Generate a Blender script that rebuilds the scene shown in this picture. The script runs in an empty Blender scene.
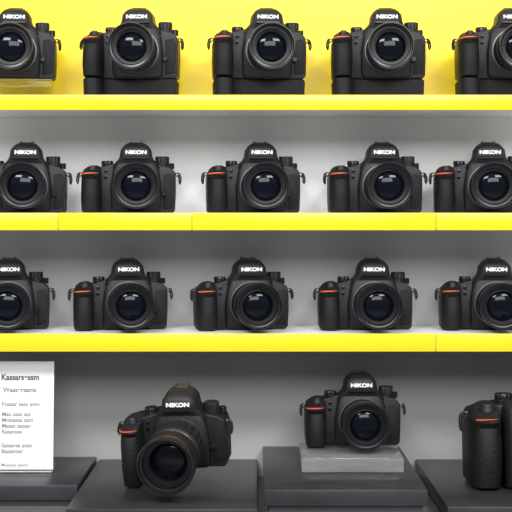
import bpy, bmesh, math, random
from mathutils import Vector, Matrix, Euler
random.seed(4)
S=0.0015; D=2.0; HZ=225.0
def W(px,py,y):
    k=S*(D+y)/D
    return Vector(((px-256)*k,y,(HZ-py)*k))
scene=bpy.context.scene
scene.view_settings.view_transform='Standard'
COL=scene.collection

# ---------------------------------------------------------------- materials
def mat(name,color,rough=0.5,metal=0.0,bump=0.0,bscale=200.0,var=0.0,vscale=5.0,spec=0.5,trans=0.0,ior=1.45,coat=0.0,voro=False):
    m=bpy.data.materials.new(name); m.use_nodes=True
    nt=m.node_tree; b=nt.nodes['Principled BSDF']
    b.inputs['Base Color'].default_value=(*color,1)
    b.inputs['Roughness'].default_value=rough
    b.inputs['Metallic'].default_value=metal
    b.inputs['Specular IOR Level'].default_value=spec
    b.inputs['Transmission Weight'].default_value=trans
    b.inputs['IOR'].default_value=ior
    b.inputs['Coat Weight'].default_value=coat
    tc=nt.nodes.new('ShaderNodeTexCoord')
    if var>0:
        n=nt.nodes.new('ShaderNodeTexNoise'); n.inputs['Scale'].default_value=vscale; n.inputs['Detail'].default_value=4
        r=nt.nodes.new('ShaderNodeValToRGB')
        r.color_ramp.elements[0].position=0.3; r.color_ramp.elements[1].position=0.7
        r.color_ramp.elements[0].color=(*[c*(1-var) for c in color],1)
        r.color_ramp.elements[1].color=(*[min(1,c*(1+var)) for c in color],1)
        nt.links.new(tc.outputs['Object'],n.inputs['Vector']); nt.links.new(n.outputs['Fac'],r.inputs['Fac'])
        nt.links.new(r.outputs['Color'],b.inputs['Base Color'])
    if bump>0:
        if voro:
            n=nt.nodes.new('ShaderNodeTexVoronoi'); n.inputs['Scale'].default_value=bscale; o=n.outputs['Distance']
        else:
            n=nt.nodes.new('ShaderNodeTexNoise'); n.inputs['Scale'].default_value=bscale; o=n.outputs['Fac']
        bp=nt.nodes.new('ShaderNodeBump'); bp.inputs['Strength'].default_value=bump; bp.inputs['Distance'].default_value=0.0006
        nt.links.new(tc.outputs['Object'],n.inputs['Vector']); nt.links.new(o,bp.inputs['Height'])
        nt.links.new(bp.outputs['Normal'],b.inputs['Normal'])
    return m
M_body=mat('camera_black',(0.008,0.008,0.010),0.46,bump=0.8,bscale=900,spec=0.38)
M_rub=mat('grip_rubber',(0.007,0.007,0.008),0.62,bump=1.0,bscale=500,voro=True,spec=0.28)
M_lens=mat('lens_black',(0.008,0.008,0.010),0.27,spec=0.42)
M_ring=mat('ring_rubber',(0.006,0.006,0.007),0.55,spec=0.32)
M_in=mat('lens_inner',(0.004,0.004,0.005),0.35,spec=0.35)
M_glass=mat('lens_glass',(0.002,0.003,0.006),0.05,spec=0.20)
M_dmetal=mat('dark_metal',(0.10,0.10,0.11),0.35,metal=0.8)
M_red=mat('orange_accent',(0.66,0.095,0.04),0.4)
M_white=mat('white_print',(0.80,0.80,0.80),0.5)
M_yel=mat('yellow_gloss',(0.80,0.575,0.012),0.28,var=0.03,vscale=3)
M_yelw=mat('yellow_wall',(0.90,0.65,0.010),0.36,var=0.06,vscale=2.5)
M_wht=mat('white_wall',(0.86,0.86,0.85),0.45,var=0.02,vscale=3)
M_wshade=mat('shaded_wall',(0.43,0.435,0.44),0.5,var=0.03,vscale=3)  # wall below the middle shelf, shelf shade put into its colour
M_wshade2=mat('shaded_wall_low',(0.34,0.34,0.335),0.45,var=0.04,vscale=3)  # wall behind the plinths, deeper shelf shade painted into the grey
M_board=mat('white_board',(0.84,0.84,0.82),0.35)
M_pl=mat('plinth_dark',(0.026,0.027,0.030),0.32,var=0.25,vscale=14,bump=0.1,bscale=60,spec=0.32)
M_pl2=mat('plinth_side',(0.045,0.047,0.050),0.4,var=0.1,vscale=14)
M_deck=mat('counter_grey',(0.12,0.12,0.12),0.4,var=0.08,vscale=6)
M_acr=mat('clear_acrylic',(0.95,0.97,0.97),0.03,trans=1.0,ior=1.2)
M_frost=mat('clear_acrylic_block',(0.95,0.97,0.98),0.05,trans=0.88,ior=1.45,bump=1.0,bscale=45)
M_paper=mat('paper',(0.74,0.74,0.74),0.6,var=0.02,vscale=8)
M_ink=mat('ink',(0.08,0.08,0.08),0.7)
M_ink2=mat('ink_grey',(0.22,0.22,0.22),0.7)
M_strap=mat('strap_black',(0.010,0.010,0.010),0.7)
M_floor=mat('floor_tile',(0.45,0.45,0.44),0.4,var=0.05,vscale=3)

# ---------------------------------------------------------------- mesh helpers
def sp(v,n): return math.copysign(abs(v)**(2.0/n),v)
def loft(bm,secs,N=48):
    rings=[]
    for s in secs:
        z,cx,cy,hx,hy,n=s[:6]; kx=s[6] if len(s)>6 else 0; ky=s[7] if len(s)>7 else 0
        r=[]
        for i in range(N):
            t=2*math.pi*i/N
            x=hx*sp(math.cos(t),n); y=hy*sp(math.sin(t),n)
            r.append(bm.verts.new((cx+x,cy+y,z+kx*x+ky*y)))
        rings.append(r)
    for a,b in zip(rings,rings[1:]):
        for i in range(N):
            j=(i+1)%N; bm.faces.new((a[i],a[j],b[j],b[i]))
    bm.faces.new(list(reversed(rings[0]))); bm.faces.new(rings[-1])
def lathe(bm,prof,cx,cz,N=64,teeth=0,depth=0.0,caps=True,axis='y'):
    rings=[]
    for p in prof:
        r,y=p[0],p[1]; tt=len(p)>2 and p[2]
        ring=[]
        for i in range(N):
            t=2*math.pi*i/N
            rr=r-(depth if (tt and (i//2)%2) else 0)
            if axis=='y': ring.append(bm.verts.new((cx+rr*math.cos(t),y,cz+rr*math.sin(t))))
            else: ring.append(bm.verts.new((cx+rr*math.cos(t),cz+rr*math.sin(t),y)))
        rings.append(ring)
    for a,b in zip(rings,rings[1:]):
        for i in range(N):
            j=(i+1)%N; bm.faces.new((a[i],a[j],b[j],b[i]))
    if caps:
        bm.faces.new(rings[0]); bm.faces.new(list(reversed(rings[-1])))
def merge(bm,tmp):
    me=bpy.data.meshes.new('tmp'); tmp.to_mesh(me); tmp.free(); bm.from_mesh(me); bpy.data.meshes.remove(me)
def bevelall(b,off,seg,ang=20):
    if off<=0: return
    es=[e for e in b.edges if len(e.link_faces)==2 and e.calc_face_angle(0)>math.radians(ang)]
    bmesh.ops.bevel(b,geom=es,offset=off,segments=seg,affect='EDGES',profile=0.5,clamp_overlap=True)
def extr(bm,outline,y0,y1,bev=0.0,seg=3):
    b=bmesh.new()
    f=[b.verts.new((x,y0,z)) for x,z in outline]; k=[b.verts.new((x,y1,z)) for x,z in outline]
    b.faces.new(f); b.faces.new(list(reversed(k)))
    n=len(f)
    for i in range(n):
        j=(i+1)%n; b.faces.new((f[j],f[i],k[i],k[j]))
    bmesh.ops.recalc_face_normals(b,faces=b.faces)
    bevelall(b,bev,seg); merge(bm,b)
def box(bm,x0,x1,y0,y1,z0,z1,bev=0.0,seg=2):
    extr(bm,[(x0,z0),(x1,z0),(x1,z1),(x0,z1)],y0,y1,bev,seg)
def tube(bm,pts,rx,rz=None,N=10,closed=False):
    pts=[Vector(p) for p in pts]; rz=rz or rx; rings=[]
    n=len(pts)
    for i,p in enumerate(pts):
        a=pts[(i-1)%n] if (closed or i>0) else p
        c=pts[(i+1)%n] if (closed or i<n-1) else p
        t=(c-a).normalized()
        up=Vector((0,1,0)) if abs(t.y)<0.95 else Vector((1,0,0))
        u=t.cross(up).normalized(); v=u.cross(t).normalized()
        rings.append([bm.verts.new(p+u*rx*math.cos(2*math.pi*k/N)+v*rz*math.sin(2*math.pi*k/N)) for k in range(N)])
    m=n if closed else n-1
    for i in range(m):
        a=rings[i]; b=rings[(i+1)%n]
        for k in range(N):
            j=(k+1)%N; bm.faces.new((a[k],a[j],b[j],b[k]))
    if not closed:
        bm.faces.new(rings[0]); bm.faces.new(rings[-1])
def finish(bm,name,m,scale=1.0,smooth=True,ang=38):
    bmesh.ops.recalc_face_normals(bm,faces=bm.faces)
    if scale!=1: bmesh.ops.scale(bm,vec=(scale,)*3,verts=bm.verts)
    for f in bm.faces: f.smooth=smooth
    for e in bm.edges:
        if len(e.link_faces)==2 and e.calc_face_angle(0)>math.radians(ang): e.smooth=False
    me=bpy.data.meshes.new(name); bm.to_mesh(me); bm.free()
    for x in (m if isinstance(m,(list,tuple)) else [m]): me.materials.append(x)
    return me
def textmesh(s,size,m,ext=0.0003,offset=0.0,align='CENTER',sx=1.0,loc=(0,0,0),rotx=90,name='lettering',ls=1.0):
    cu=bpy.data.curves.new('t','FONT'); cu.body=s; cu.size=size; cu.extrude=ext; cu.offset=offset; cu.align_x=align; cu.space_line=ls
    ob=bpy.data.objects.new('t',cu); COL.objects.link(ob)
    dg=bpy.context.evaluated_depsgraph_get(); dg.update()
    me=bpy.data.meshes.new_from_object(ob.evaluated_get(dg))
    bpy.data.objects.remove(ob)
    me.transform(Matrix.Translation(loc)@Matrix.Rotation(math.radians(rotx),4,'X')@Matrix.Diagonal((sx,1,1,1)))
    me.name=name; me.materials.clear(); me.materials.append(m)
    return me
def addobj(name,me,parent=None,loc=(0,0,0),label=None,category=None,group=None,kind=None):
    o=bpy.data.objects.new(name,me); COL.objects.link(o); o.location=loc
    if parent: o.parent=parent
    if label: o['label']=label
    if category: o['category']=category
    if group: o['group']=group
    if kind: o['kind']=kind
    return o

# ---------------------------------------------------------------- camera parts (mm, front faces -y)
mm=0.001
def build_parts(long_lens=False,tall=0.0,gripext=0.0,gw=1.0,column=False):
    P={}
    T=tall; G=tall+gripext
    b=bmesh.new()
    if gripext: out=[(-72,3-G),(-69,0-G),(-48,0-G),(-32,-T-1),(-10,0-T)]
    else: out=[(-72,3-G),(-69,0-G)]
    out+=[(68,0-T),(72,4-T),(73,30),(73,56),(71,66),(63,72),(40,77),(-26,77),(-38,73),(-56,70),(-70,65),(-73,56),(-73,30)]
    extr(b,out,0,42,4.0,4)
    loft(b,[(2-T,11,-2,36,9,4),(6-T,11,-3,39,11,4),(40,11,-4,40,11,4),(66,11,-4,36,12,4),(78,11,-2,30,10,4)])
    if column:
        loft(b,[(0-T,-24,-4,14,18,3),(3-T,-24,-5,16,21,3),(40,-24,-5,16.5,22,3),(68,-24,-4,16,21,3),(74,-24,-2,14,19,3),(76.5,-24,0,11,15,3)])
    box(b,-40,46,41,48,10,66,2.0,2)
    P['body']=finish(b,'camera_body',M_body,mm)
    b=bmesh.new(); extr(b,[(53,6),(69,8),(70.5,30),(70.5,56),(66,62),(54,60)],-1.6,2,1.0,2)
    P['side_panel']=finish(b,'leather_panel',M_rub,mm)
    b=bmesh.new()
    cxg=-58+15*(gw-1)
    loft(b,[(0-G,cxg,-3,12*gw,20,2.8),(3-G,cxg,-4,15*gw,24,2.8),(20-G*0.7,cxg,-6,16*gw,27,2.5),(40,cxg,-6,15.8*gw,26.5,2.3),(52,cxg,-3.5,15.3*gw,23,2.4),(58,cxg,-5,15.3*gw,26,2.5),(63,cxg,-4,15*gw,25,2.6,0.12,0.12),(68,cxg+1,-2,13.5*gw,22,2.6,0.15,0.22),(70.5,cxg+1,0,10*gw,17,2.4,0.15,0.25)])
    P['grip']=finish(b,'hand_grip',M_rub,mm)
    b=bmesh.new(); N=26; rows=[]
    t0,t1=(200,312) if not column else (222,300)
    for i in range(N+1):
        t=math.radians(t0+(t1-t0)*i/N)
        z=61.0+1.0*math.sin(i/N*2.4); h=2.0*(1-(i/N)**2)+0.3
        if column: h*=0.5
        hx,hy,n=15.9*gw,26.2,2.6
        x=cxg+hx*sp(math.cos(t),n); y=-5+hy*sp(math.sin(t),n)
        x2=cxg+(hx-1)*sp(math.cos(t),n); y2=-5+(hy-1)*sp(math.sin(t),n)
        rows.append([b.verts.new((x,y,z)),b.verts.new((x,y,z-h)),b.verts.new((x2,y2,z-h)),b.verts.new((x2,y2,z))])
    for a,c in zip(rows,rows[1:]):
        for k in range(4): b.faces.new((a[k],a[(k+1)%4],c[(k+1)%4],c[k]))
    b.faces.new(rows[0]); b.faces.new(rows[-1])
    P['accent_stripe']=finish(b,'accent_stripe',M_red,mm)
    b=bmesh.new()
    loft(b,[(70,11,12,37,22,5),(76,11,12,35,24,5),(83,11,11,28,25.5,5),(88,11,10,25.5,26,5),(98,11,10,24,25.5,5),(104,11,11,20,23,4.5),(108,11,13,15.5,19,4),(110.5,11,15,11,14,3)])
    box(b,0,22,36,50,84,100,3,2)
    P['viewfinder_housing']=finish(b,'viewfinder_housing',M_body,mm)
    b=bmesh.new(); extr(b,[(-9,84),(31,84),(28,87.5),(-6,87.5)],-17.2,-10,0.5,1)
    P['finder_ledge']=finish(b,'finder_ledge',M_lens,mm)
    b=bmesh.new(); box(b,1,21,14,32,109.5,111.2,0.4,1); box(b,1,4,14,32,111,112.8,0.3,1); box(b,18,21,14,32,111,112.8,0.3,1)
    P['hot_shoe']=finish(b,'hot_shoe',M_dmetal,mm)
    P['lettering']=textmesh('NIKON',7.6*mm,M_white,ext=0.6*mm,offset=0.35*mm,sx=1.32,loc=(11*mm,-16.2*mm,91.6*mm),name='brand_lettering')
    b=bmesh.new(); lathe(b,[(11.5,70),(11.5,77),(10.5,77.5),(10.5,79),(11,79.5,1),(11,88,1),(10,89)],52,16,N=56,depth=1.0,axis='z')
    P['mode_dial']=finish(b,'mode_dial',M_body,mm)
    b=bmesh.new(); lathe(b,[(5.5,70),(5.5,78),(4.6,79)],66,26,N=32,axis='z')
    P['rear_dial']=finish(b,'rear_dial',M_lens,mm)
    b=bmesh.new(); lathe(b,[(9,68),(9,75),(8.6,75.5),(9.2,76,1),(9.2,81,1),(8.2,82)],-34,18,N=48,depth=0.8,axis='z')
    P['control_dial']=finish(b,'control_dial',M_lens,mm)
    b=bmesh.new(); lathe(b,[(8,62),(8,70),(7,71.5),(5.2,71.6)],-56,-8,N=32,axis='z')
    P['shutter_collar']=finish(b,'shutter_collar',M_body,mm)
    b=bmesh.new(); lathe(b,[(4.6,70),(4.6,73),(3.8,73.8)],-56,-8,N=24,axis='z')
    P['shutter_button']=finish(b,'shutter_button',M_dmetal,mm)
    b=bmesh.new(); lathe(b,[(4.2,0),(4.2,-5),(3.4,-6)],54,30,N=24)
    P['release_button']=finish(b,'release_button',M_lens,mm)
    b=bmesh.new(); lathe(b,[(2.6,0),(2.6,-3),(2,-3.4)],-36,66,N=20)
    P['function_button']=finish(b,'function_button',M_lens,mm)
    b=bmesh.new(); lathe(b,[(2.4,0),(2.4,-2.2),(1.2,-2.6)],-36,56,N=20)
    P['focus_lamp']=finish(b,'focus_lamp',M_glass,mm)
    for sgn,nm in ((-1,'a'),(1,'b')):
        b=bmesh.new()
        tube(b,[(sgn*(72.5),12,63.5),(sgn*80,12,62),(sgn*78.5,12,55.5),(sgn*73,12,60)],0.9,N=8,closed=True)
        P['strap_ring_'+nm]=finish(b,'strap_ring',M_dmetal,mm)
        b=bmesh.new()
        tube(b,[(sgn*76.5,12,63),(sgn*79.5,11,61),(sgn*81,9,56),(sgn*81.2,7,50),(sgn*79.5,6,46),(sgn*78.5,8,50),(sgn*78.5,10,55),(sgn*77,11,60)],1.2,4.0,N=10)
        P['strap_tab_'+nm]=finish(b,'strap_tab',M_strap,mm)
    # battery grip clamped beneath the body (used on some)
    b=bmesh.new()
    extr(b,[(-71,-31),(-68,-32.5),(66,-32.5),(70,-30),(71,-4),(69,-0.6),(-69,-0.6),(-72,-4)],1,42,3,3)
    loft(b,[(-32.5,-57,-3,12,20,2.8),(-30,-57,-4,15,24,2.8),(-8,-57.5,-5,15.5,25,2.6),(-2,-57.5,-5,15,24,2.6),(-0.8,-57.5,-4,13,21,2.6)])
    P['battery_grip']=finish(b,'battery_grip',M_rub,mm)
    cx,cz=11,41
    L=1.62 if long_lens else 1.05; R=1.10 if long_lens else 1.0
    b=bmesh.new(); lathe(b,[(32,-8),(34.5,-13),(34.5,-17),(30,-17.5)],cx,cz,N=72)
    P['mount_ring']=finish(b,'mount_ring',M_dmetal,mm)
    b=bmesh.new()
    f=lambda y:-14+(y+14)*L
    lathe(b,[(29*R,-14),(30.5*R,f(-20)),(31.5*R,f(-24)),(31.5*R,f(-66)),(34.6*R,f(-68)),(35*R,f(-70)),(35*R,f(-78)),(34.4*R,f(-79)),(33.2*R,f(-79)),(32.8*R,f(-78)),(32.2*R,f(-75)),(30*R,f(-74.5)),(29.4*R,f(-71.5))],cx,cz,N=96,caps=False)
    P['barrel']=finish(b,'lens_barrel',M_lens,mm)
    nz,dz=(88,2.0) if long_lens else (144,1.2)
    b=bmesh.new(); lathe(b,[(31*R,f(-25)),(33.4*R,f(-26)),(33.6*R,f(-27),1),(33.6*R,f(-46),1),(33.4*R,f(-47)),(31*R,f(-48))],cx,cz,N=nz,depth=dz,caps=False)
    P['zoom_ring']=finish(b,'zoom_ring',M_ring,mm)
    b=bmesh.new(); lathe(b,[(31*R,f(-52)),(33.2*R,f(-53)),(33.4*R,f(-53.5),1),(33.4*R,f(-63),1),(33.2*R,f(-63.5)),(31*R,f(-64))],cx,cz,N=144,depth=1.1,caps=False)
    P['focus_ring']=finish(b,'focus_ring',M_ring,mm)
    pr=[(29.6*R,f(-74)),(29*R,f(-71.6))]
    r=27.5; y=-71.6
    for k in range(4):
        pr+=[(r*R,f(y)),(r*R-0.3,f(y+1.4))]; r-=1.2; y+=1.5
    pr+=[(22.6*R,f(-66)),(22*R,f(-63))]
    b=bmesh.new(); lathe(b,pr,cx,cz,N=72,caps=False)
    P['inner_ring']=finish(b,'inner_ring',M_in,mm,ang=20)
    b=bmesh.new(); pr=[]
    for i in range(16):
        a=i/15; rr=23.2*R*(1-a)
        pr.append((max(0.02,rr),f(-63)-(10.5*math.sqrt(max(0,1-(rr/(25.0*R))**2))-3.5)))
    lathe(b,pr,cx,cz,N=64)
    P['front_element']=finish(b,'front_element',M_glass,mm)
    b=bmesh.new(); lathe(b,[(31.7*R,f(-49)),(32.2*R,f(-49.3)),(32.2*R,f(-50.3)),(31.7*R,f(-50.6))],cx,cz,N=72,caps=False)
    P['trim_ring']=finish(b,'trim_ring',M_dmetal,mm)
    return P
PSTD=build_parts(); PLONG=build_parts(True,gripext=22); PTALL=build_parts(False,tall=10,column=True)
ORDER=['body','side_panel','grip','accent_stripe','viewfinder_housing','mode_dial','rear_dial','control_dial','shutter_collar','shutter_button','release_button','function_button','focus_lamp']
def make_camera(P,loc,rot=(0,0,0),label='',group=None,tall=0.0,scale=1.0,bgrip=False):
    root=bpy.data.objects.new('digital_camera',None); COL.objects.link(root)
    root.empty_display_size=0.02
    root.location=loc; root.rotation_euler=rot; root.scale=(scale,)*3
    root['label']=label; root['category']='camera'
    if group: root['group']=group
    off=(0,0,tall*mm)
    par={}
    for k in ORDER+(['battery_grip'] if bgrip else []):
        o=addobj(k,P[k],root,off); par[k]=o
    par['accent_stripe']['label']='orange-red accent stripe'
    z=(0,0,0)
    addobj('hot_shoe',P['hot_shoe'],par['viewfinder_housing'],z)
    addobj('finder_ledge',P['finder_ledge'],par['viewfinder_housing'],z)
    addobj('brand_lettering',P['lettering'],par['viewfinder_housing'],z,label='white brand lettering')
    for s in 'ab':
        r=addobj('strap_ring',P['strap_ring_'+s],root,off)
        addobj('strap_tab',P['strap_tab_'+s],r,z)
    l=addobj('lens',P['barrel'],root,off)
    for k in ('mount_ring','zoom_ring','focus_ring','trim_ring','inner_ring','front_element'):
        addobj(k,P[k],l,z)
    return root
def settle(root,z):
    bpy.context.view_layer.update()
    lo=1e9
    for o in root.children_recursive:
        for v in o.data.vertices: lo=min(lo,(o.matrix_world@v.co).z)
    root.location.z+=z-lo

# ---------------------------------------------------------------- setting
WY=0.17
zs1,zs2,zs3=0.195,0.018,-0.1635
XL,XR=-0.75,0.75
zP1=-0.377; zP2=-0.381; zP3=-0.360; zdeck=-0.408
b=bmesh.new()
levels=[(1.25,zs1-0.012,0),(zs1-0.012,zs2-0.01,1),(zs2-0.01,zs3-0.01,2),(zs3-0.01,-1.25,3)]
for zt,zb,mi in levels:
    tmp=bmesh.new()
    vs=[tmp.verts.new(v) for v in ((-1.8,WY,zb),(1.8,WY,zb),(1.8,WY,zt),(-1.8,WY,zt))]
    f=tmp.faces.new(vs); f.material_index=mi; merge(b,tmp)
me=finish(b,'wall_back',[M_yelw,M_wht,M_wshade,M_wshade2],smooth=False)
addobj('wall_back',me,kind='structure')
b=bmesh.new(); box(b,-1.8,1.8,-3.2,WY,-1.30,-1.252); addobj('floor',finish(b,'floor',M_floor,smooth=False),kind='structure')

WB=WY-0.0008
def shelf(zt,zb,seams,label,board):
    b=bmesh.new(); box(b,XL,XR,0.004,WB,zb+0.003,zt,0.0)
    s=addobj('display_shelf',finish(b,'shelf_board',board,smooth=False),label=label,category='shelf',group='wall display shelves')
    xs=[XL]+[ (px-256)*S for px in seams]+[XR]
    for a,c in zip(xs,xs[1:]):
        b=bmesh.new(); box(b,a+0.0005,c-0.0005,0,0.0042,zb,zt+0.0004,0.0007,2)
        addobj('front_fascia',finish(b,'front_fascia',M_yel),s,label='glossy yellow front strip')
shelf(zs1,zs1-0.0225,[],'wall shelf with glossy yellow edge under yellow back panel',M_board)
shelf(zs2,zs2-0.026,[58,192,436],'white wall shelf with glossy yellow front edge in segments',M_board)
shelf(zs3,zs3-0.0265,[436],'white wall shelf with glossy yellow front edge above plinths',M_board)

b=bmesh.new(); box(b,XL,XR,-0.30,WB,-1.25,zdeck,0.003,2)
addobj('display_counter',finish(b,'counter',M_deck),label='long grey display counter beneath the wall shelves',category='counter')
def plinth(x0,x1,y0,zt,th,label):
    root=bpy.data.objects.new('display_plinth',None); COL.objects.link(root); root.location=((x0+x1)/2,(y0+WB)/2,zdeck+0.0002)
    root['label']=label; root['category']='plinth'; root['group']='dark display plinths'
    w=(x1-x0)/2; d=(WB-y0)/2; h=zt-zdeck
    b=bmesh.new(); box(b,-w,w,-d,d-0.001,h-th,h,0.0012,2); addobj('top_slab',finish(b,'top_slab',M_pl),root)
    b=bmesh.new(); box(b,-w+0.006,w-0.006,-d+0.008,d-0.002,0,h-th,0.0008,1); addobj('base_block',finish(b,'base_block',M_pl2),root)
    return root
plinth(XL,-0.259,-0.07,zP1,0.022,'low dark grey plinth holding the acrylic sign')
plinth(-0.255,0.002,-0.214,zP2,0.022,'low dark grey plinth holding a camera with long lens')
plinth(0.011,0.2335,-0.19,zP3,0.022,'raised dark grey plinth holding a clear acrylic block')
plinth(0.259,XR,-0.20,zP2,0.022,'low dark grey plinth holding a large camera')

# ---------------------------------------------------------------- cameras on shelves
BY=0.08
def row(z,items,py,group,label):
    for (cxpx,yaw,P) in items:
        x=W(cxpx,py,BY).x
        make_camera(P,(x,BY,z),(0,0,yaw),label,group)
G='cameras on yellow-edged shelves'
row(zs2+0.0006,[(19,0.09,PSTD),(129,0.09,PSTD),(254,0.10,PSTD),(376,0.04,PSTD),(482,-0.07,PSTD)],200,G,'black digital camera with short lens on white shelf')
row(zs3+0.0006,[(2,0.14,PSTD),(121,0.16,PSTD),(243,0.18,PSTD),(366,0.03,PSTD),(488,-0.03,PSTD)],300,G,'black digital camera with short lens on lower yellow-edged shelf')
items=[(8,0.08,1),(131,-0.05,0),(260,0.09,0),(379,0.0,0),(505,0.0,0)]
for px,yaw,clear in items:
    x=W(px,60,BY).x; h=0.0325
    if clear:
        b=bmesh.new(); w=0.068
        box(b,-w,w,-0.004,0.046,0,h,0.0015,2)
        r=addobj('display_riser',finish(b,'riser',M_acr),loc=(x,BY,zs1+0.0005),label='clear acrylic riser block under a camera',category='display stand')
        r.rotation_euler=(0,0,yaw)
    make_camera(PSTD,(x,BY,zs1+h+0.001),(0,0,yaw),'black digital camera on clear riser against yellow panel' if clear else 'black digital camera with battery grip against yellow panel',G,bgrip=not clear)

# ---------------------------------------------------------------- lower display
p=W(177,470,-0.05)
c=make_camera(PLONG,(p.x,-0.065,zP2),(math.radians(9),math.radians(-2),math.radians(-8)),'black digital camera with long zoom lens tipped forward on plinth',scale=1.04)
settle(c,zP2+0.0012)
b=bmesh.new()
x0=W(302,473,-0.065).x; x1=W(404,473,-0.065).x
box(b,-(x1-x0)/2,(x1-x0)/2,-0.0725,0.0725,0,0.0205,0.001,2)
addobj('acrylic_block',finish(b,'acrylic_block',M_frost),loc=((x0+x1)/2,0.0075,zP3+0.0008),label='thick clear acrylic block on dark plinth',category='display stand')
p=W(353,440,0.05)
make_camera(PSTD,(p.x,0.045,zP3+0.0218),(0,0,0.03),'black digital camera with short lens on clear acrylic block')
c=make_camera(PTALL,(W(541,490,-0.06).x,-0.055,zP2+0.0008),(0,0,0.03),'large black camera with tall rounded grip on plinth',tall=10,scale=1.43)
settle(c,zP2+0.0012)

# ---------------------------------------------------------------- sign
root=bpy.data.objects.new('sign_holder',None); COL.objects.link(root)
yS=0.035
sl=W(-18,470,yS).x; sr=W(53,470,yS).x; cx=(sl+sr)/2; w=(sr-sl)/2
root.location=(cx,yS,zP1+0.0008); root['label']='clear acrylic sign holder with printed white sheet'; root['category']='sign'
H=(473-363)*S*1.02
b=bmesh.new(); box(b,-w-0.002,w+0.002,0.0012,0.003,0.002,H,0.0004,1); box(b,-w-0.002,w+0.002,-0.028,0.02,0,0.002,0.0004,1)
pan=addobj('acrylic_panel',finish(b,'acrylic_panel',M_acr),root)
b=bmesh.new(); box(b,-w,w,0.0002,0.0009,0.003,H-0.001)
pap=addobj('paper_sheet',finish(b,'paper_sheet',M_paper,smooth=False),root)
tb=[]
def line(s,px,py,size,m,off=0.0,sx=1.0):
    v=W(px,py,yS)
    tb.append((textmesh(s,size,m,ext=0.0001,offset=off,align='LEFT',sx=sx,loc=(v.x-cx,0.0,v.z-zP1),name='printed_text')))
    addobj('printed_text',tb[-1],pap)
line('Kassarsessm',0,381,0.0125,M_ink,0.0004,0.92)
line('Wassersams',2,393,0.0100,M_ink2,0.0003)
line('Fuasar sass anm',1,407,0.0090,M_ink2,0.0002)
line('Mau sass ass\nMrasassa asm\nMasas sassar\nRasanssa',1,417,0.0088,M_ink2,0.0002,1.0)
line('Sassarsa ansn\nBassarsar',1,448,0.0088,M_ink2,0.0002)
line('Mussass ssams',1,467,0.0070,M_ink2,0.0001)
root.rotation_euler=(math.radians(-4),0,0)

# ---------------------------------------------------------------- lights
def area(loc,target,sx,sy,power,col=(1,1,1)):
    l=bpy.data.lights.new('ceiling_and_fill_light','AREA'); l.shape='RECTANGLE'; l.size=sx; l.size_y=sy; l.energy=power; l.color=col
    o=bpy.data.objects.new('ceiling_and_fill_light',l); COL.objects.link(o); o.location=loc
    d=Vector(target)-Vector(loc); o.rotation_euler=d.to_track_quat('-Z','Y').to_euler()
area((-0.9,-1.9,1.5),(0,0.1,0.0),1.0,0.4,48)
area((1.1,-1.9,1.5),(0,0.1,-0.1),1.0,0.4,40)
area((0.3,-3.1,1.2),(0,0.1,-0.1),2.0,0.8,62)  # added front fill from behind the viewer, brightens the walls between shelves
w=bpy.data.worlds.new('World'); scene.world=w; w.use_nodes=True
nt=w.node_tree; bg=nt.nodes['Background']
tc=nt.nodes.new('ShaderNodeTexCoord'); sx=nt.nodes.new('ShaderNodeSeparateXYZ'); rp=nt.nodes.new('ShaderNodeValToRGB')
mp=nt.nodes.new('ShaderNodeMapRange'); mp.inputs['From Min'].default_value=-1; mp.inputs['From Max'].default_value=1
nt.links.new(tc.outputs['Generated'],sx.inputs[0]); nt.links.new(sx.outputs['Z'],mp.inputs['Value']); nt.links.new(mp.outputs['Result'],rp.inputs['Fac'])
e=rp.color_ramp.elements
e[0].position=0.0; e[0].color=(0.45,0.45,0.45,1)
e[1].position=1.0; e[1].color=(0.9,0.9,0.9,1)
for pos,c in ((0.42,0.38),(0.54,0.38),(0.62,0.65),(0.75,0.85)):
    k=e.new(pos); k.color=(c,c,c*1.02,1)
nt.links.new(rp.outputs['Color'],bg.inputs['Color'])
bg.inputs['Strength'].default_value=0.8

cam=bpy.data.cameras.new('Camera'); co=bpy.data.objects.new('Camera',cam); COL.objects.link(co)
co.location=(0,-D,0); co.rotation_euler=(math.radians(90),0,0)
cam.sensor_width=36; cam.lens=36*D/(512*S); cam.shift_y=-(256-HZ)/512
scene.camera=co
